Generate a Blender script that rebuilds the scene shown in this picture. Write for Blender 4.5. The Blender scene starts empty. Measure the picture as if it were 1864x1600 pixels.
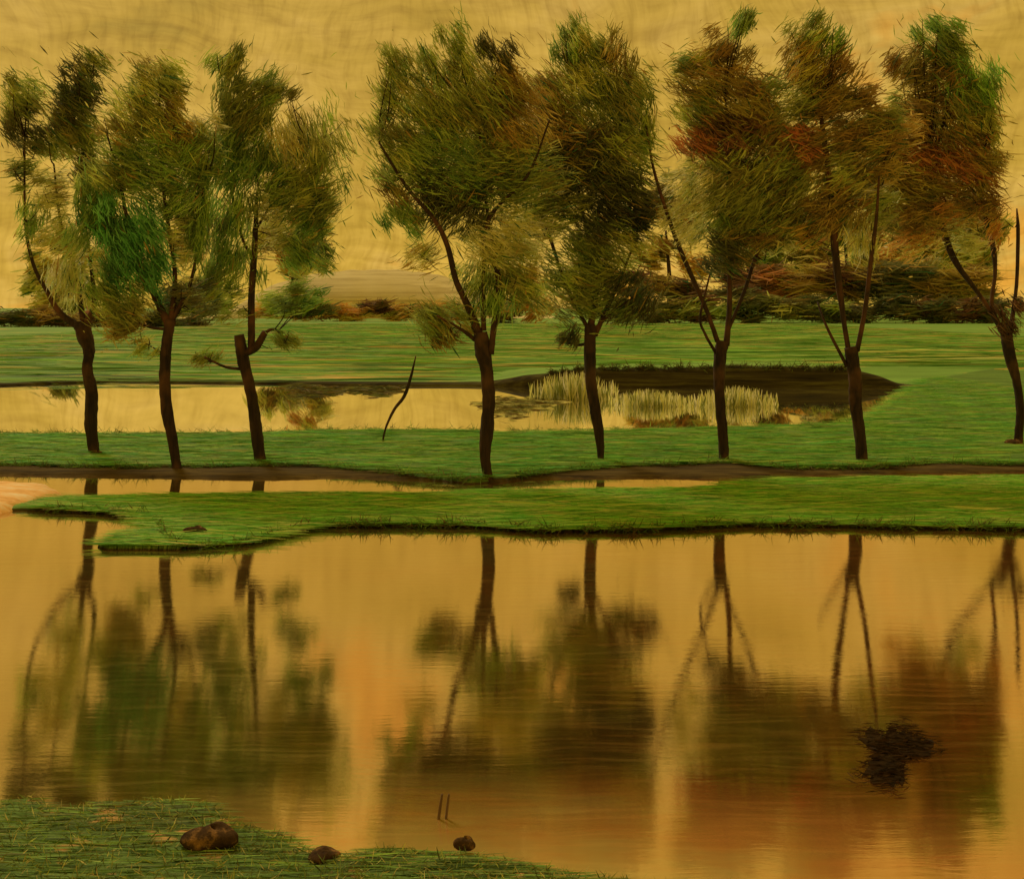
import bpy, math, random
import numpy as np
from mathutils import Vector

R = math.radians
rng = np.random.default_rng(11)
random.seed(11)
scene = bpy.context.scene
COL = scene.collection

# ------------------------------------------------------------------ camera
# level camera 3 m above the water; the lens is shifted down so that the
# horizon sits in the upper part of the picture
F, CX, HY, H = 2000.0, 932.0, 560.0, 3.0
cam_d = bpy.data.cameras.new("camera")
cam_d.sensor_fit = 'HORIZONTAL'
cam_d.sensor_width = 36.0
cam_d.lens = 36.0 * F / 1864.0
cam_d.shift_y = (HY - 800.0) / 1864.0
cam_d.clip_start = 0.1
cam_d.clip_end = 6000
cam = bpy.data.objects.new("camera", cam_d)
cam.location = (0, 0, H)
cam.rotation_euler = (R(90), 0, 0)
COL.objects.link(cam)
scene.camera = cam

# ------------------------------------------------------------------ node helpers
def lin(r, g, b):
    out = []
    for c in (r, g, b):
        c /= 255.0
        out.append(c / 12.92 if c <= 0.04045 else ((c + 0.055) / 1.055) ** 2.4)
    return tuple(out)

LIGHT = (0.85, 0.58, 0.21)          # colour of the evening light, used to get a surface's own colour
def own(r, g, b, k=1.0):
    return tuple(min(0.9, max(0.004, k * c / l)) for c, l in zip(lin(r, g, b), LIGHT))

class Nodes:
    def __init__(self, tree):
        self.t = tree
        tree.nodes.clear()
    def n(self, kind, **kw):
        nd = self.t.nodes.new(kind)
        for k, v in kw.items():
            if k.startswith('i_'):
                key = k[2:]
                key = int(key) if key.isdigit() else key.replace('_', ' ')
                nd.inputs[key].default_value = v
            else:
                setattr(nd, k, v)
        return nd
    def link(self, a, b):
        self.t.links.new(a, b)
    def ramp(self, src, stops, mode='LINEAR'):
        nd = self.n('ShaderNodeValToRGB')
        cr = nd.color_ramp
        cr.interpolation = mode
        while len(cr.elements) < len(stops):
            cr.elements.new(0.5)
        for e, (p, c) in zip(cr.elements, stops):
            e.position = p
            e.color = (*c, 1) if len(c) == 3 else c
        self.link(src, nd.inputs[0])
        return nd.outputs[0]
    def mapping(self, src, scale, loc=(0, 0, 0), rot=(0, 0, 0)):
        nd = self.n('ShaderNodeMapping')
        nd.inputs['Scale'].default_value = scale
        nd.inputs['Location'].default_value = loc
        nd.inputs['Rotation'].default_value = rot
        self.link(src, nd.inputs['Vector'])
        return nd.outputs[0]
    def noise(self, vec, scale=1.0, detail=4.0, rough=0.55, dist=0.0, out=0):
        nd = self.n('ShaderNodeTexNoise')
        nd.inputs['Scale'].default_value = scale
        nd.inputs['Detail'].default_value = detail
        nd.inputs['Roughness'].default_value = rough
        nd.inputs['Distortion'].default_value = dist
        self.link(vec, nd.inputs['Vector'])
        return nd.outputs[out]
    def mix(self, fac, a, b, blend='MIX'):
        nd = self.n('ShaderNodeMix', data_type='RGBA', blend_type=blend)
        for i, v in ((0, fac), (6, a), (7, b)):
            if isinstance(v, (int, float)):
                nd.inputs[i].default_value = v
            elif isinstance(v, tuple):
                nd.inputs[i].default_value = (*v[:3], 1)
            else:
                self.link(v, nd.inputs[i])
        return nd.outputs[2]
    def math(self, op, a, b=0.0, c=0.0):
        nd = self.n('ShaderNodeMath', operation=op)
        for i, v in ((0, a), (1, b), (2, c)):
            if isinstance(v, (int, float)):
                nd.inputs[i].default_value = v
            else:
                self.link(v, nd.inputs[i])
        return nd.outputs[0]
    def vadd(self, a, b):
        nd = self.n('ShaderNodeVectorMath', operation='ADD')
        self.link(a, nd.inputs[0]); self.link(b, nd.inputs[1])
        return nd.outputs[0]
    def maprange(self, v, a, b, c, d):
        nd = self.n('ShaderNodeMapRange')
        for i, x in ((1, a), (2, b), (3, c), (4, d)):
            nd.inputs[i].default_value = x
        self.link(v, nd.inputs[0])
        return nd.outputs[0]

# ------------------------------------------------------------------ world: hazy golden evening sky
SUN_ELEV, SUN_ROT = R(48), R(-35)
world = bpy.data.worlds.new("World")
scene.world = world
world.use_nodes = True
N = Nodes(world.node_tree)
tc = N.n('ShaderNodeTexCoord').outputs['Generated']
warp = N.noise(N.mapping(tc, (5, 5, 7)), 1.0, 2.0, out=1)
wv = N.n('ShaderNodeVectorMath', operation='SCALE'); N.link(warp, wv.inputs[0]); wv.inputs['Scale'].default_value = 0.10
wc = N.vadd(tc, wv.outputs[0])
big = N.noise(N.mapping(wc, (5, 5, 9)), 1.0, 4.0, 0.6)
streak = N.noise(N.mapping(wc, (16, 16, 90)), 1.0, 4.0, 0.62)
diag = N.noise(N.mapping(wc, (150, 24, 30), rot=(0, R(-38), 0)), 1.0, 4.0, 0.6)
base = N.ramp(big, [(0.28, lin(176, 142, 50)), (0.40, lin(194, 154, 54)), (0.50, lin(208, 166, 66)), (0.57, lin(212, 170, 76)), (0.63, lin(222, 160, 58)), (0.72, lin(226, 154, 52))])
s1 = N.ramp(streak, [(0.30, (0.80, 0.77, 0.68)), (0.5, (0.98, 0.98, 0.96)), (0.72, (1.10, 1.11, 1.15))])
s2 = N.ramp(diag, [(0.30, (0.84, 0.82, 0.74)), (0.5, (1, 1, 1)), (0.72, (1.09, 1.10, 1.16))])
haze = N.mix(1.0, N.mix(1.0, base, s1, 'MULTIPLY'), s2, 'MULTIPLY')
sep = N.n('ShaderNodeSeparateXYZ'); N.link(tc, sep.inputs[0])
haze = N.mix(1.0, haze, N.ramp(sep.outputs[2], [(0.0, (1.12, 1.12, 1.14)), (0.10, (1.04, 1.04, 1.04)), (0.28, (0.90, 0.89, 0.82)), (0.6, (0.92, 0.92, 0.86))]), 'MULTIPLY')
nish = N.n('ShaderNodeTexSky', sky_type='NISHITA')
nish.sun_disc = False
nish.sun_elevation = SUN_ELEV
nish.sun_rotation = SUN_ROT
nish.dust_density = 6.0
bg1 = N.n('ShaderNodeBackground'); N.link(nish.outputs[0], bg1.inputs[0]); bg1.inputs[1].default_value = 0.05
bg2 = N.n('ShaderNodeBackground'); N.link(haze, bg2.inputs[0]); bg2.inputs[1].default_value = 1.0
mx = N.n('ShaderNodeMixShader'); mx.inputs[0].default_value = 0.96
N.link(bg1.outputs[0], mx.inputs[1]); N.link(bg2.outputs[0], mx.inputs[2])
wo = N.n('ShaderNodeOutputWorld'); N.link(mx.outputs[0], wo.inputs[0])

sun_d = bpy.data.lights.new("sun", 'SUN')
sun_d.energy = 1.5
sun_d.angle = R(12)
sun_d.color = (1.0, 0.82, 0.5)
sun = bpy.data.objects.new("sun", sun_d)
# stands high beyond the trees, a little to the left
sd = Vector((math.sin(SUN_ROT) * math.cos(SUN_ELEV), math.cos(SUN_ROT) * math.cos(SUN_ELEV), math.sin(SUN_ELEV)))
sun.rotation_euler = sd.to_track_quat('Z', 'Y').to_euler()
sun.location = (0, 30, 60)
COL.objects.link(sun)

scene.view_settings.view_transform = 'Standard'
scene.view_settings.look = 'None'
scene.view_settings.exposure = 0.0
scene.view_settings.gamma = 1.0

# ------------------------------------------------------------------ geometry helpers
def P(px, py, d):
    """point at distance d that the level camera sees at pixel px, py of the 1864 x 1600 picture"""
    return Vector(((px - CX) / F * d, d, H - (py - HY) / F * d))
def dist(py, z=0.0):
    return F * (H - z) / (py - HY)

def link(name, verts, faces, mat, parent=None, loc=None, tint=None, smooth=False):
    me = bpy.data.meshes.new(name)
    verts = np.asarray(verts, dtype=np.float32).reshape(-1, 3)
    if loc is not None:
        verts = verts - np.asarray(loc, dtype=np.float32)
    if isinstance(faces, np.ndarray):
        nf, k = faces.shape
        me.vertices.add(len(verts)); me.vertices.foreach_set('co', verts.ravel())
        me.loops.add(nf * k); me.loops.foreach_set('vertex_index', faces.astype(np.int32).ravel())
        me.polygons.add(nf)
        me.polygons.foreach_set('loop_start', np.arange(0, nf * k, k, dtype=np.int32))
        me.polygons.foreach_set('loop_total', np.full(nf, k, dtype=np.int32))
    else:
        me.from_pydata([tuple(v) for v in verts], [], faces)
    if tint is not None:
        at = me.attributes.new('tint', 'FLOAT_COLOR', 'POINT')
        c = np.ones((len(verts), 4), dtype=np.float32); c[:, :3] = tint
        at.data.foreach_set('color', c.ravel())
    me.update(calc_edges=True)
    if smooth:
        me.polygons.foreach_set('use_smooth', np.ones(len(me.polygons), dtype=bool))
    me.materials.append(mat)
    o = bpy.data.objects.new(name, me)
    COL.objects.link(o)
    if parent is not None:
        o.parent = parent
    elif loc is not None:
        o.location = loc
    return o

def tag(o, label=None, cat=None, group=None, kind=None):
    if label: o['label'] = label
    if cat: o['category'] = cat
    if group: o['group'] = group
    if kind: o['kind'] = kind
    return o

def empty(name, loc, label, cat, group=None):
    o = bpy.data.objects.new(name, None)
    o.empty_display_size = 0.3
    o.location = loc
    COL.objects.link(o)
    return tag(o, label, cat, group)

def catmull(pts, n=6):
    pts = [np.array(p, dtype=float) for p in pts]
    if len(pts) < 3:
        return pts
    ext = [2 * pts[0] - pts[1]] + pts + [2 * pts[-1] - pts[-2]]
    out = []
    for i in range(1, len(ext) - 2):
        p0, p1, p2, p3 = ext[i - 1:i + 3]
        for k in range(n):
            t = k / n
            out.append(0.5 * ((2 * p1) + (-p0 + p2) * t + (2 * p0 - 5 * p1 + 4 * p2 - p3) * t * t + (-p0 + 3 * p1 - 3 * p2 + p3) * t ** 3))
    out.append(pts[-1])
    return out

def tube(pts, seg=12, n=6, rough=0.10):
    """pts: (x, y, z, radius); a knobbly tapering tube with closed ends"""
    c = catmull(pts, n)
    verts, faces = [], []
    ph = random.uniform(0, 6)
    for i, q in enumerate(c):
        a = Vector(c[max(0, i - 1)][:3]); b = Vector(c[min(len(c) - 1, i + 1)][:3])
        t = (b - a).normalized()
        u = t.cross(Vector((0.2, 1, 0.1))).normalized()
        v = t.cross(u).normalized()
        for k in range(seg):
            an = 2 * math.pi * k / seg
            rr = max(0.002, q[3]) * (1 + rough * math.sin(3 * an + ph + i * 0.35) + rough * random.uniform(-.6, .6))
            w = Vector(q[:3]) + u * math.cos(an) * rr + v * math.sin(an) * rr
            verts.append(w[:])
    m = len(c)
    for i in range(m - 1):
        for k in range(seg):
            k2 = (k + 1) % seg
            faces.append((i * seg + k, i * seg + k2, (i + 1) * seg + k2, (i + 1) * seg + k))
    for e in (0, m - 1):
        verts.append(tuple(c[e][:3]))
        ci = len(verts) - 1
        for k in range(seg):
            k2 = (k + 1) % seg
            f = (ci, e * seg + k2, e * seg + k) if e == 0 else (ci, e * seg + k, e * seg + k2)
            faces.append(f)
    return verts, faces

def blades(p, d, length, width, bend=0.12, up=False):
    """slender leaf blades: p centres, d unit directions (n,3) -> verts, quads"""
    n = len(p)
    r = rng.normal(size=(n, 3)) * (0.35 if up else 1) + np.array([0, 0, 1.0 if up else 0])
    s = np.cross(d, r); s /= np.linalg.norm(s, axis=1, keepdims=True) + 1e-9
    nrm = np.cross(d, s)
    L = length[:, None]; W = width[:, None]
    mid = p + nrm * L * bend * rng.normal(size=(n, 1))
    a = p - d * L * .5; b = p + d * L * .5
    v = np.stack([a - s * W * .15, a + s * W * .15, mid - s * W * .5, mid + s * W * .5, b - s * W * .1, b + s * W * .1], 1).reshape(-1, 3)
    i = (np.arange(n) * 6)[:, None]
    q = np.concatenate([i + np.array([0, 1, 3, 2]), i + np.array([2, 3, 5, 4])], 1).reshape(-1, 4)
    return v, q

# ------------------------------------------------------------------ materials
def new_mat(name):
    m = bpy.data.materials.new(name)
    m.use_nodes = True
    return m, Nodes(m.node_tree)

def finish(N, color, rough=0.85, bump=None, dist_=0.02, strength=0.6, spec=0.15):
    b = N.n('ShaderNodeBsdfPrincipled')
    if isinstance(color, tuple): b.inputs['Base Color'].default_value = (*color, 1)
    else: N.link(color, b.inputs['Base Color'])
    b.inputs['Roughness'].default_value = rough
    b.inputs['Specular IOR Level'].default_value = spec
    if bump is not None:
        bp = N.n('ShaderNodeBump'); bp.inputs['Strength'].default_value = strength; bp.inputs['Distance'].default_value = dist_
        N.link(bump, bp.inputs['Height']); N.link(bp.outputs[0], b.inputs['Normal'])
    o = N.n('ShaderNodeOutputMaterial'); N.link(b.outputs[0], o.inputs[0])
    return b

def grass_mat(name, stops, sx, sy, dry=None, dry_amt=0.62, bumpd=0.05, patch=(0.12, 0.5)):
    m, N = new_mat(name)
    g = N.n('ShaderNodeNewGeometry').outputs['Position']
    w = N.noise(N.mapping(g, (0.5, 0.5, 0.5)), 1.0, 2.0, out=1)
    ws = N.n('ShaderNodeVectorMath', operation='SCALE'); N.link(w, ws.inputs[0]); ws.inputs['Scale'].default_value = 0.6 / sy
    gw = N.vadd(g, ws.outputs[0])
    st = N.noise(N.mapping(gw, (sx, sy, 1)), 1.0, 5.0, 0.62)
    pa = N.noise(N.mapping(g, (patch[0], patch[1], 1)), 1.0, 3.0)
    v = N.math('ADD', N.math('MULTIPLY', st, 0.6), N.math('MULTIPLY', pa, 0.4))
    c = N.ramp(v, stops)
    if dry:
        dn = N.noise(N.mapping(g, (patch[0] * 2.2, patch[1] * 1.6, 1), loc=(3, 7, 0)), 1.0, 6.0, 0.7)
        c = N.mix(N.ramp(dn, [(dry_amt, (0, 0, 0)), (dry_amt + 0.07, (1, 1, 1))]), c, dry)
    sz = N.n('ShaderNodeSeparateXYZ'); N.link(g, sz.inputs[0])
    wet = N.math('ADD', sz.outputs[2], N.math('MULTIPLY', N.math('SUBTRACT', pa, 0.5), 0.06))
    c = N.mix(N.maprange(wet, 0.018, 0.05, 1.0, 0.0), c, own(70, 48, 16))
    finish(N, c, 0.8, st, bumpd, 0.9, 0.25)
    return m

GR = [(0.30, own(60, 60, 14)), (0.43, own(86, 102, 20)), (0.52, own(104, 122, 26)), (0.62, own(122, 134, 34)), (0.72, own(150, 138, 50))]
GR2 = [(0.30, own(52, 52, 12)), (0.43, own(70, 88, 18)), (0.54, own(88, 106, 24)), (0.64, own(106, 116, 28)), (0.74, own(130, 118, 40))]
M_bank = grass_mat('bank_grass', GR, 0.5, 9, None)
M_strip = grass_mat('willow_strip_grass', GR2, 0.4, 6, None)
M_field = grass_mat('field_grass', [(0.28, own(66, 70, 16)), (0.42, own(86, 106, 24)), (0.53, own(102, 124, 30)), (0.63, own(120, 134, 40)), (0.74, own(160, 136, 50))],
                    0.10, 0.55, own(205, 140, 50), 0.60, 0.12, (0.035, 0.10))
M_near = grass_mat('near_grass', [(0.28, own(46, 54, 14)), (0.42, own(70, 78, 18)), (0.54, own(88, 98, 24)), (0.66, own(112, 112, 32)), (0.76, own(150, 120, 40))],
                   2.0, 14, own(176, 116, 42), 0.55, 0.02, (1.2, 2.0))

def earth_mat(name, stops, sc, spec=0.12):
    m, N = new_mat(name)
    g = N.n('ShaderNodeNewGeometry').outputs['Position']
    st = N.noise(N.mapping(g, sc), 1.0, 6.0, 0.65)
    finish(N, N.ramp(st, stops), 0.95, st, 0.04, 0.8, spec)
    return m
M_earth = earth_mat('dark_earth', [(0.3, own(40, 26, 8)), (0.5, own(72, 50, 14)), (0.7, own(100, 72, 22))], (0.9, 7, 7))
M_sand = earth_mat('orange_sand', [(0.3, own(180, 110, 40)), (0.5, own(226, 155, 65)), (0.72, own(232, 190, 110))], (2, 6, 3))
M_hill = earth_mat('pale_hill', [(0.3, own(150, 116, 50)), (0.5, own(186, 150, 72)), (0.72, own(204, 166, 84))], (0.03, 0.2, 1.6))
M_stone = earth_mat('brown_stone', [(0.3, own(40, 24, 10)), (0.52, own(74, 48, 18)), (0.75, own(170, 110, 42))], (12, 12, 12), 0.03)
M_bed = earth_mat('ditch_bed', [(0.3, own(60, 44, 14)), (0.7, own(100, 74, 24))], (1, 1, 1))

M_peat = earth_mat('black_peat', [(0.3, own(30, 22, 7)), (0.5, own(58, 44, 13)), (0.68, own(88, 74, 22))], (0.25, 6, 6))

def bark_mat(name, a, b, c):
    m, N = new_mat(name)
    g = N.n('ShaderNodeTexCoord').outputs['Object']
    st = N.noise(N.mapping(g, (16, 16, 2.4)), 1.0, 5.0, 0.65)
    pa = N.noise(N.mapping(g, (2, 2, 1.4)), 1.0, 3.0)
    col = N.mix(N.ramp(pa, [(0.48, (0, 0, 0)), (0.66, (1, 1, 1))]), N.ramp(st, [(0.3, a), (0.6, b)]), c)
    finish(N, col, 0.8, st, 0.02, 0.9, 0.3)
    return m
M_bark = bark_mat('willow_bark', own(24, 13, 7), own(50, 30, 13), own(88, 52, 22))
M_twig = bark_mat('willow_stem', own(32, 18, 8), own(58, 36, 15), own(98, 54, 22))

M_weathered = bark_mat('weathered_wood', own(70, 44, 18), own(104, 70, 28), own(130, 90, 38))

m, N = new_mat('foliage')
at = N.n('ShaderNodeAttribute', attribute_name='tint').outputs['Color']
df = N.n('ShaderNodeBsdfPrincipled'); N.link(at, df.inputs['Base Color']); df.inputs['Roughness'].default_value = 0.6; df.inputs['Specular IOR Level'].default_value = 0.1
tr = N.n('ShaderNodeBsdfTranslucent'); N.link(at, tr.inputs['Color'])
ms = N.n('ShaderNodeMixShader'); ms.inputs[0].default_value = 0.4
N.link(df.outputs[0], ms.inputs[1]); N.link(tr.outputs[0], ms.inputs[2])
o = N.n('ShaderNodeOutputMaterial'); N.link(ms.outputs[0], o.inputs[0])
M_leaf = m

# water: still and silty, strongly reflecting at this low angle
def water_mat(name, mud, bump_scale, rough=0.03, strength=0.22, bump_d=0.004, tint=(0.83, 0.71, 0.52, 1), fac_=(0.535, 0.615, 0.34, 0.965), film=0.0):
    m, N = new_mat(name)
    g = N.n('ShaderNodeNewGeometry').outputs['Position']
    w = N.noise(N.mapping(g, (0.8, 1.4, 1)), 1.0, 2.0, out=1)
    ws = N.n('ShaderNodeVectorMath', operation='SCALE'); N.link(w, ws.inputs[0]); ws.inputs['Scale'].default_value = 0.25
    gw = N.vadd(g, ws.outputs[0])
    rip = N.noise(N.mapping(gw, bump_scale), 1.0, 5.0, 0.66)
    bp = N.n('ShaderNodeBump'); bp.inputs['Strength'].default_value = strength; bp.inputs['Distance'].default_value = bump_d
    N.link(rip, bp.inputs['Height'])
    pa = N.noise(N.mapping(g, (0.35, 0.7, 1), loc=(2.3, 0, 0)), 1.0, 5.0, 0.65)
    # the silt turns from ochre on the left to rusty orange on the right
    sx = N.n('ShaderNodeSeparateXYZ'); N.link(g, sx.inputs[0])
    pa = N.math('ADD', pa, N.maprange(sx.outputs[0], -2.0, 3.0, -0.10, 0.12))
    silt = N.ramp(pa, mud)
    d = N.n('ShaderNodeBsdfDiffuse'); N.link(silt, d.inputs[0])
    gl = N.n('ShaderNodeBsdfAnisotropic'); gl.inputs['Color'].default_value = tint; gl.inputs['Roughness'].default_value = rough
    N.link(bp.outputs[0], gl.inputs['Normal'])
    lw = N.n('ShaderNodeLayerWeight'); lw.inputs[0].default_value = 0.5
    fac = N.maprange(lw.outputs['Facing'], *fac_)
    if film > 0:      # a drifting film of pollen and dust lies on the pond in thin streaks
        f1 = N.noise(N.mapping(gw, (1.1, 16, 1), loc=(5, 1, 0)), 1.0, 5.0, 0.68)
        f2 = N.noise(N.mapping(gw, (0.5, 0.9, 1), loc=(9, 4, 0)), 1.0, 3.0, 0.6)
        fl = N.math('MULTIPLY', N.maprange(f1, 0.46, 0.72, 0.0, 1.0), N.maprange(f2, 0.35, 0.65, 0.35, 1.0))
        fac = N.math('SUBTRACT', fac, N.math('MULTIPLY', fl, film))
    ms = N.n('ShaderNodeMixShader'); N.link(fac, ms.inputs[0]); N.link(d.outputs[0], ms.inputs[1]); N.link(gl.outputs[0], ms.inputs[2])
    o = N.n('ShaderNodeOutputMaterial'); N.link(ms.outputs[0], o.inputs[0])
    return m
M_water = water_mat('silty_water', [(0.32, own(182, 142, 50)), (0.46, own(186, 134, 46)), (0.58, own(190, 116, 36)), (0.72, own(200, 112, 36))], (1.8, 13, 1), bump_d=0.003, film=0.16)
M_calm = water_mat('calm_ditch_water', [(0.35, own(196, 160, 72)), (0.6, own(206, 172, 84))], (1.0, 3, 1), 0.01, 0.2, 0.0006, (0.99, 0.98, 0.94, 1), (0.53, 0.80, 0.6, 0.985))

# ------------------------------------------------------------------ the land
def curve_fn(pts, z):
    """pixel outline -> world y as a function of world x on the level z"""
    w = sorted(((px - CX) / F * dist(py, z), dist(py, z)) for px, py in pts)
    xs = np.array([a for a, _ in w]); ys = np.array([b for _, b in w])
    return lambda x: np.interp(x, xs, ys)

def land_strip(name, front, back, z, mat, nx=420, ny=26, half=14.0, wob=0.03, lip=0.25, flare=None):
    """a low strip of land between two shore lines; its edges slope under the water"""
    xs = np.linspace(-half, half, nx)
    yf = front(xs) + wob * np.cumsum(rng.normal(size=nx)) * 0.12 + wob * rng.normal(size=nx) * 0.6
    yb = back(xs) + wob * rng.normal(size=nx)
    t = np.linspace(0, 1, ny) ** 1.0
    Y = yf[None, :] * (1 - t[:, None]) + yb[None, :] * t[:, None]
    X = np.repeat(xs[None, :], ny, 0)
    edge = np.minimum(Y - yf[None, :], yb[None, :] - Y)
    Z = z * np.clip(edge / lip, 0, 1) ** 0.6 + 0.02 * np.sin(X * 3.1 + Y) * np.sin(X * 1.3 - 2 * Y) * np.clip(edge, 0, 1)
    Z[edge <= 1e-4] = -0.12
    V = np.stack([X, Y, Z], -1).reshape(-1, 3)
    i = (np.arange(ny - 1)[:, None] * nx + np.arange(nx - 1)[None, :]).reshape(-1)
    q = np.stack([i, i + 1, i + nx + 1, i + nx], 1)
    return link(name, V, q, mat, smooth=True)

# ground sheet under all of it, out to the horizon
gv = [(-3000, -50, -0.6), (3000, -50, -0.6), (3000, 5000, -0.6), (-3000, 5000, -0.6)]
tag(link('ground', gv, [(0, 1, 2, 3)], M_bed), kind='structure')

# one sheet of water for the pond and both ditches
xs = np.linspace(-80, 80, 3)
tag(link('water', [(-90, -6, 0), (90, -6, 0), (90, 21.3, 0), (-90, 21.3, 0)], [(0, 1, 2, 3)], M_water), kind='structure')
tag(link('ditch_water', [(-90, 21.3, 0), (90, 21.3, 0), (90, 60, 0), (-90, 60, 0)], [(0, 1, 2, 3)], M_calm), kind='structure')

B_FRONT = [(-900, 955), (40, 930), (170, 936), (262, 942), (286, 956), (296, 984), (330, 1003), (430, 996), (515, 976), (560, 964), (600, 962), (860, 962), (1000, 972), (1160, 970), (1320, 961), (1500, 961), (1700, 966), (2600, 975)]
B_BACK = [(-900, 914), (0, 911), (200, 910), (330, 906), (600, 903), (760, 904), (900, 899), (1000, 897), (1290, 894), (1330, 884), (1400, 876), (1864, 872), (2800, 872)]
tag(land_strip('grass_bank', curve_fn(B_FRONT, 0), curve_fn(B_BACK, 0), 0.065, M_bank, half=16, nx=900, ny=40, lip=0.12, wob=0.05), kind='structure')
# tongue of grass reaching into the pond on the left
def tongue():
    top = [(150, 988), (200, 974), (300, 974), (350, 974)]
    bot = [(150, 992), (195, 1003), (330, 1003), (350, 1003)]
    x0, x1 = -5.2, -4.1
    f, b = curve_fn(bot, 0), curve_fn(top, 0)
    nx, ny = 120, 12
    xs = np.linspace(x0, x1, nx)
    yf, yb = f(xs) + 0.02 * rng.normal(size=nx), b(xs) 
    yb = np.maximum(yb, yf + 0.02)
    t = np.linspace(0, 1, ny)
    Y = yf[None] * (1 - t[:, None]) + yb[None] * t[:, None]
    X = np.repeat(xs[None], ny, 0)
    e = np.minimum(np.minimum(Y - yf[None], yb[None] - Y + 0.1), np.minimum(X - x0, x1 - X))
    Z = 0.07 * np.clip(e / 0.1, 0, 1) ** 0.6
    Z[e <= 1e-4] = -0.08
    i = (np.arange(ny - 1)[:, None] * nx + np.arange(nx - 1)[None]).reshape(-1)
    return link('grass_spit', np.stack([X, Y, Z], -1).reshape(-1, 3), np.stack([i, i + 1, i + nx + 1, i + nx], 1), M_bank, smooth=True)
tag(tongue(), kind='structure')
# brown earth verge below the willows
E_FRONT = [(-900, 874), (0, 868), (300, 873), (480, 876), (600, 872), (760, 878), (900, 884), (960, 876), (1200, 872), (1320, 876), (1450, 868), (1864, 862), (2800, 862)]
E_BACK = [(-900, 832), (2800, 832)]
tag(land_strip('earth_verge', curve_fn(E_FRONT, 0), curve_fn(E_BACK, 0), 0.07, M_earth, half=20, ny=16, lip=0.5), kind='structure')
# green strip the willows stand on
S_FRONT = [(-900, 846), (0, 846), (200, 850), (330, 850), (560, 845), (700, 858), (860, 872), (960, 862), (1130, 848), (1320, 842), (1450, 852), (1600, 850), (1700, 842), (1864, 846), (2800, 848)]
S_BACK = [(-900, 790), (0, 790), (300, 790), (460, 788), (620, 783), (840, 783), (900, 786), (1100, 784), (1400, 776), (1540, 770), (1590, 752), (1640, 716), (1680, 690), (1864, 660), (2800, 655)]
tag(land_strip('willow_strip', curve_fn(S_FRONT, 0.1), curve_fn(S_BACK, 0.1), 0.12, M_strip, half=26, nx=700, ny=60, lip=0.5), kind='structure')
# far meadow beyond the ditch
def meadow():
    pts = [(-1200, 698), (0, 697), (200, 690), (420, 693), (700, 697), (860, 697), (1000, 699), (1560, 699), (1640, 700), (1720, 706), (2400, 720)]
    f = curve_fn(pts, 0)
    nx, ny = 500, 70
    xs = np.linspace(-1, 1, nx)
    t = np.linspace(0, 1, ny) ** 3
    V = np.zeros((ny, nx, 3))
    for j in range(ny):
        hw = 60 + 2600 * t[j]
        X = xs * hw
        yf = f(xs * 60) + 0.2 * np.sin(xs * 90) + 0.12 * np.sin(xs * 230)
        Y = yf * (1 - t[j]) + 4500 * t[j]
        V[j, :, 0] = X; V[j, :, 1] = Y
        V[j, :, 2] = -0.12 if j == 0 else 0.10 * min(1, j / 6)
    i = (np.arange(ny - 1)[:, None] * nx + np.arange(nx - 1)[None]).reshape(-1)
    return link('meadow', V.reshape(-1, 3), np.stack([i, i + 1, i + nx + 1, i + nx], 1), M_field, smooth=True)
tag(meadow(), kind='structure')
# dark peat bank of the back ditch, low on the left and steep on the right
def peat():
    w = [(-1200, 704), (0, 703), (200, 695), (420, 698), (700, 703), (860, 703), (1000, 706), (1560, 706), (1640, 707), (1720, 716), (2400, 730)]
    f = curve_fn(w, 0)
    hp = [(-1200, .10), (60, .10), (520, .12), (880, .14), (960, .42), (1060, .72), (1540, .74), (1600, .40), (1650, .02), (2400, .02)]
    hx = np.array([(a - CX) / F * 41.4 for a, _ in hp]); hz = np.array([b for _, b in hp])
    nx = 700
    xs = np.linspace(-40, 40, nx)
    y0 = f(xs) + 0.03 * np.cumsum(rng.normal(size=nx)) * .12
    hh = np.interp(xs, hx, hz) * (1 + 0.06 * np.interp(xs, np.linspace(-40, 40, 90), rng.normal(size=90)))
    prof = [(0.0, -0.3), (0.04, 0.2), (0.12, 0.6), (0.25, 0.92), (0.45, 1.0)]
    V = np.stack([np.stack([xs, y0 + a, hh * b if b > 0 else np.full(nx, -.3)], -1) for a, b in prof]).reshape(-1, 3)
    grid = lambda m: (np.arange(m - 1)[:, None] * nx + np.arange(nx - 1)[None]).reshape(-1)
    i = grid(len(prof))
    tag(link('peat_bank', V, np.stack([i, i + 1, i + nx + 1, i + nx], 1), M_peat, smooth=True), kind='structure')
    prof = [(0.45, 1.0), (0.9, 1.03), (4, .9), (9, .45), (14, .0)]
    V = np.stack([np.stack([xs, y0 + a, hh * b + (0.004 if b > .95 else 0)], -1) for a, b in prof]).reshape(-1, 3)
    tag(link('bank_top', V, np.stack([i, i + 1, i + nx + 1, i + nx], 1), M_field, smooth=True), kind='structure')
    return f, (lambda x: np.interp(x, hx, hz))
PF, PH = peat()
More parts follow.
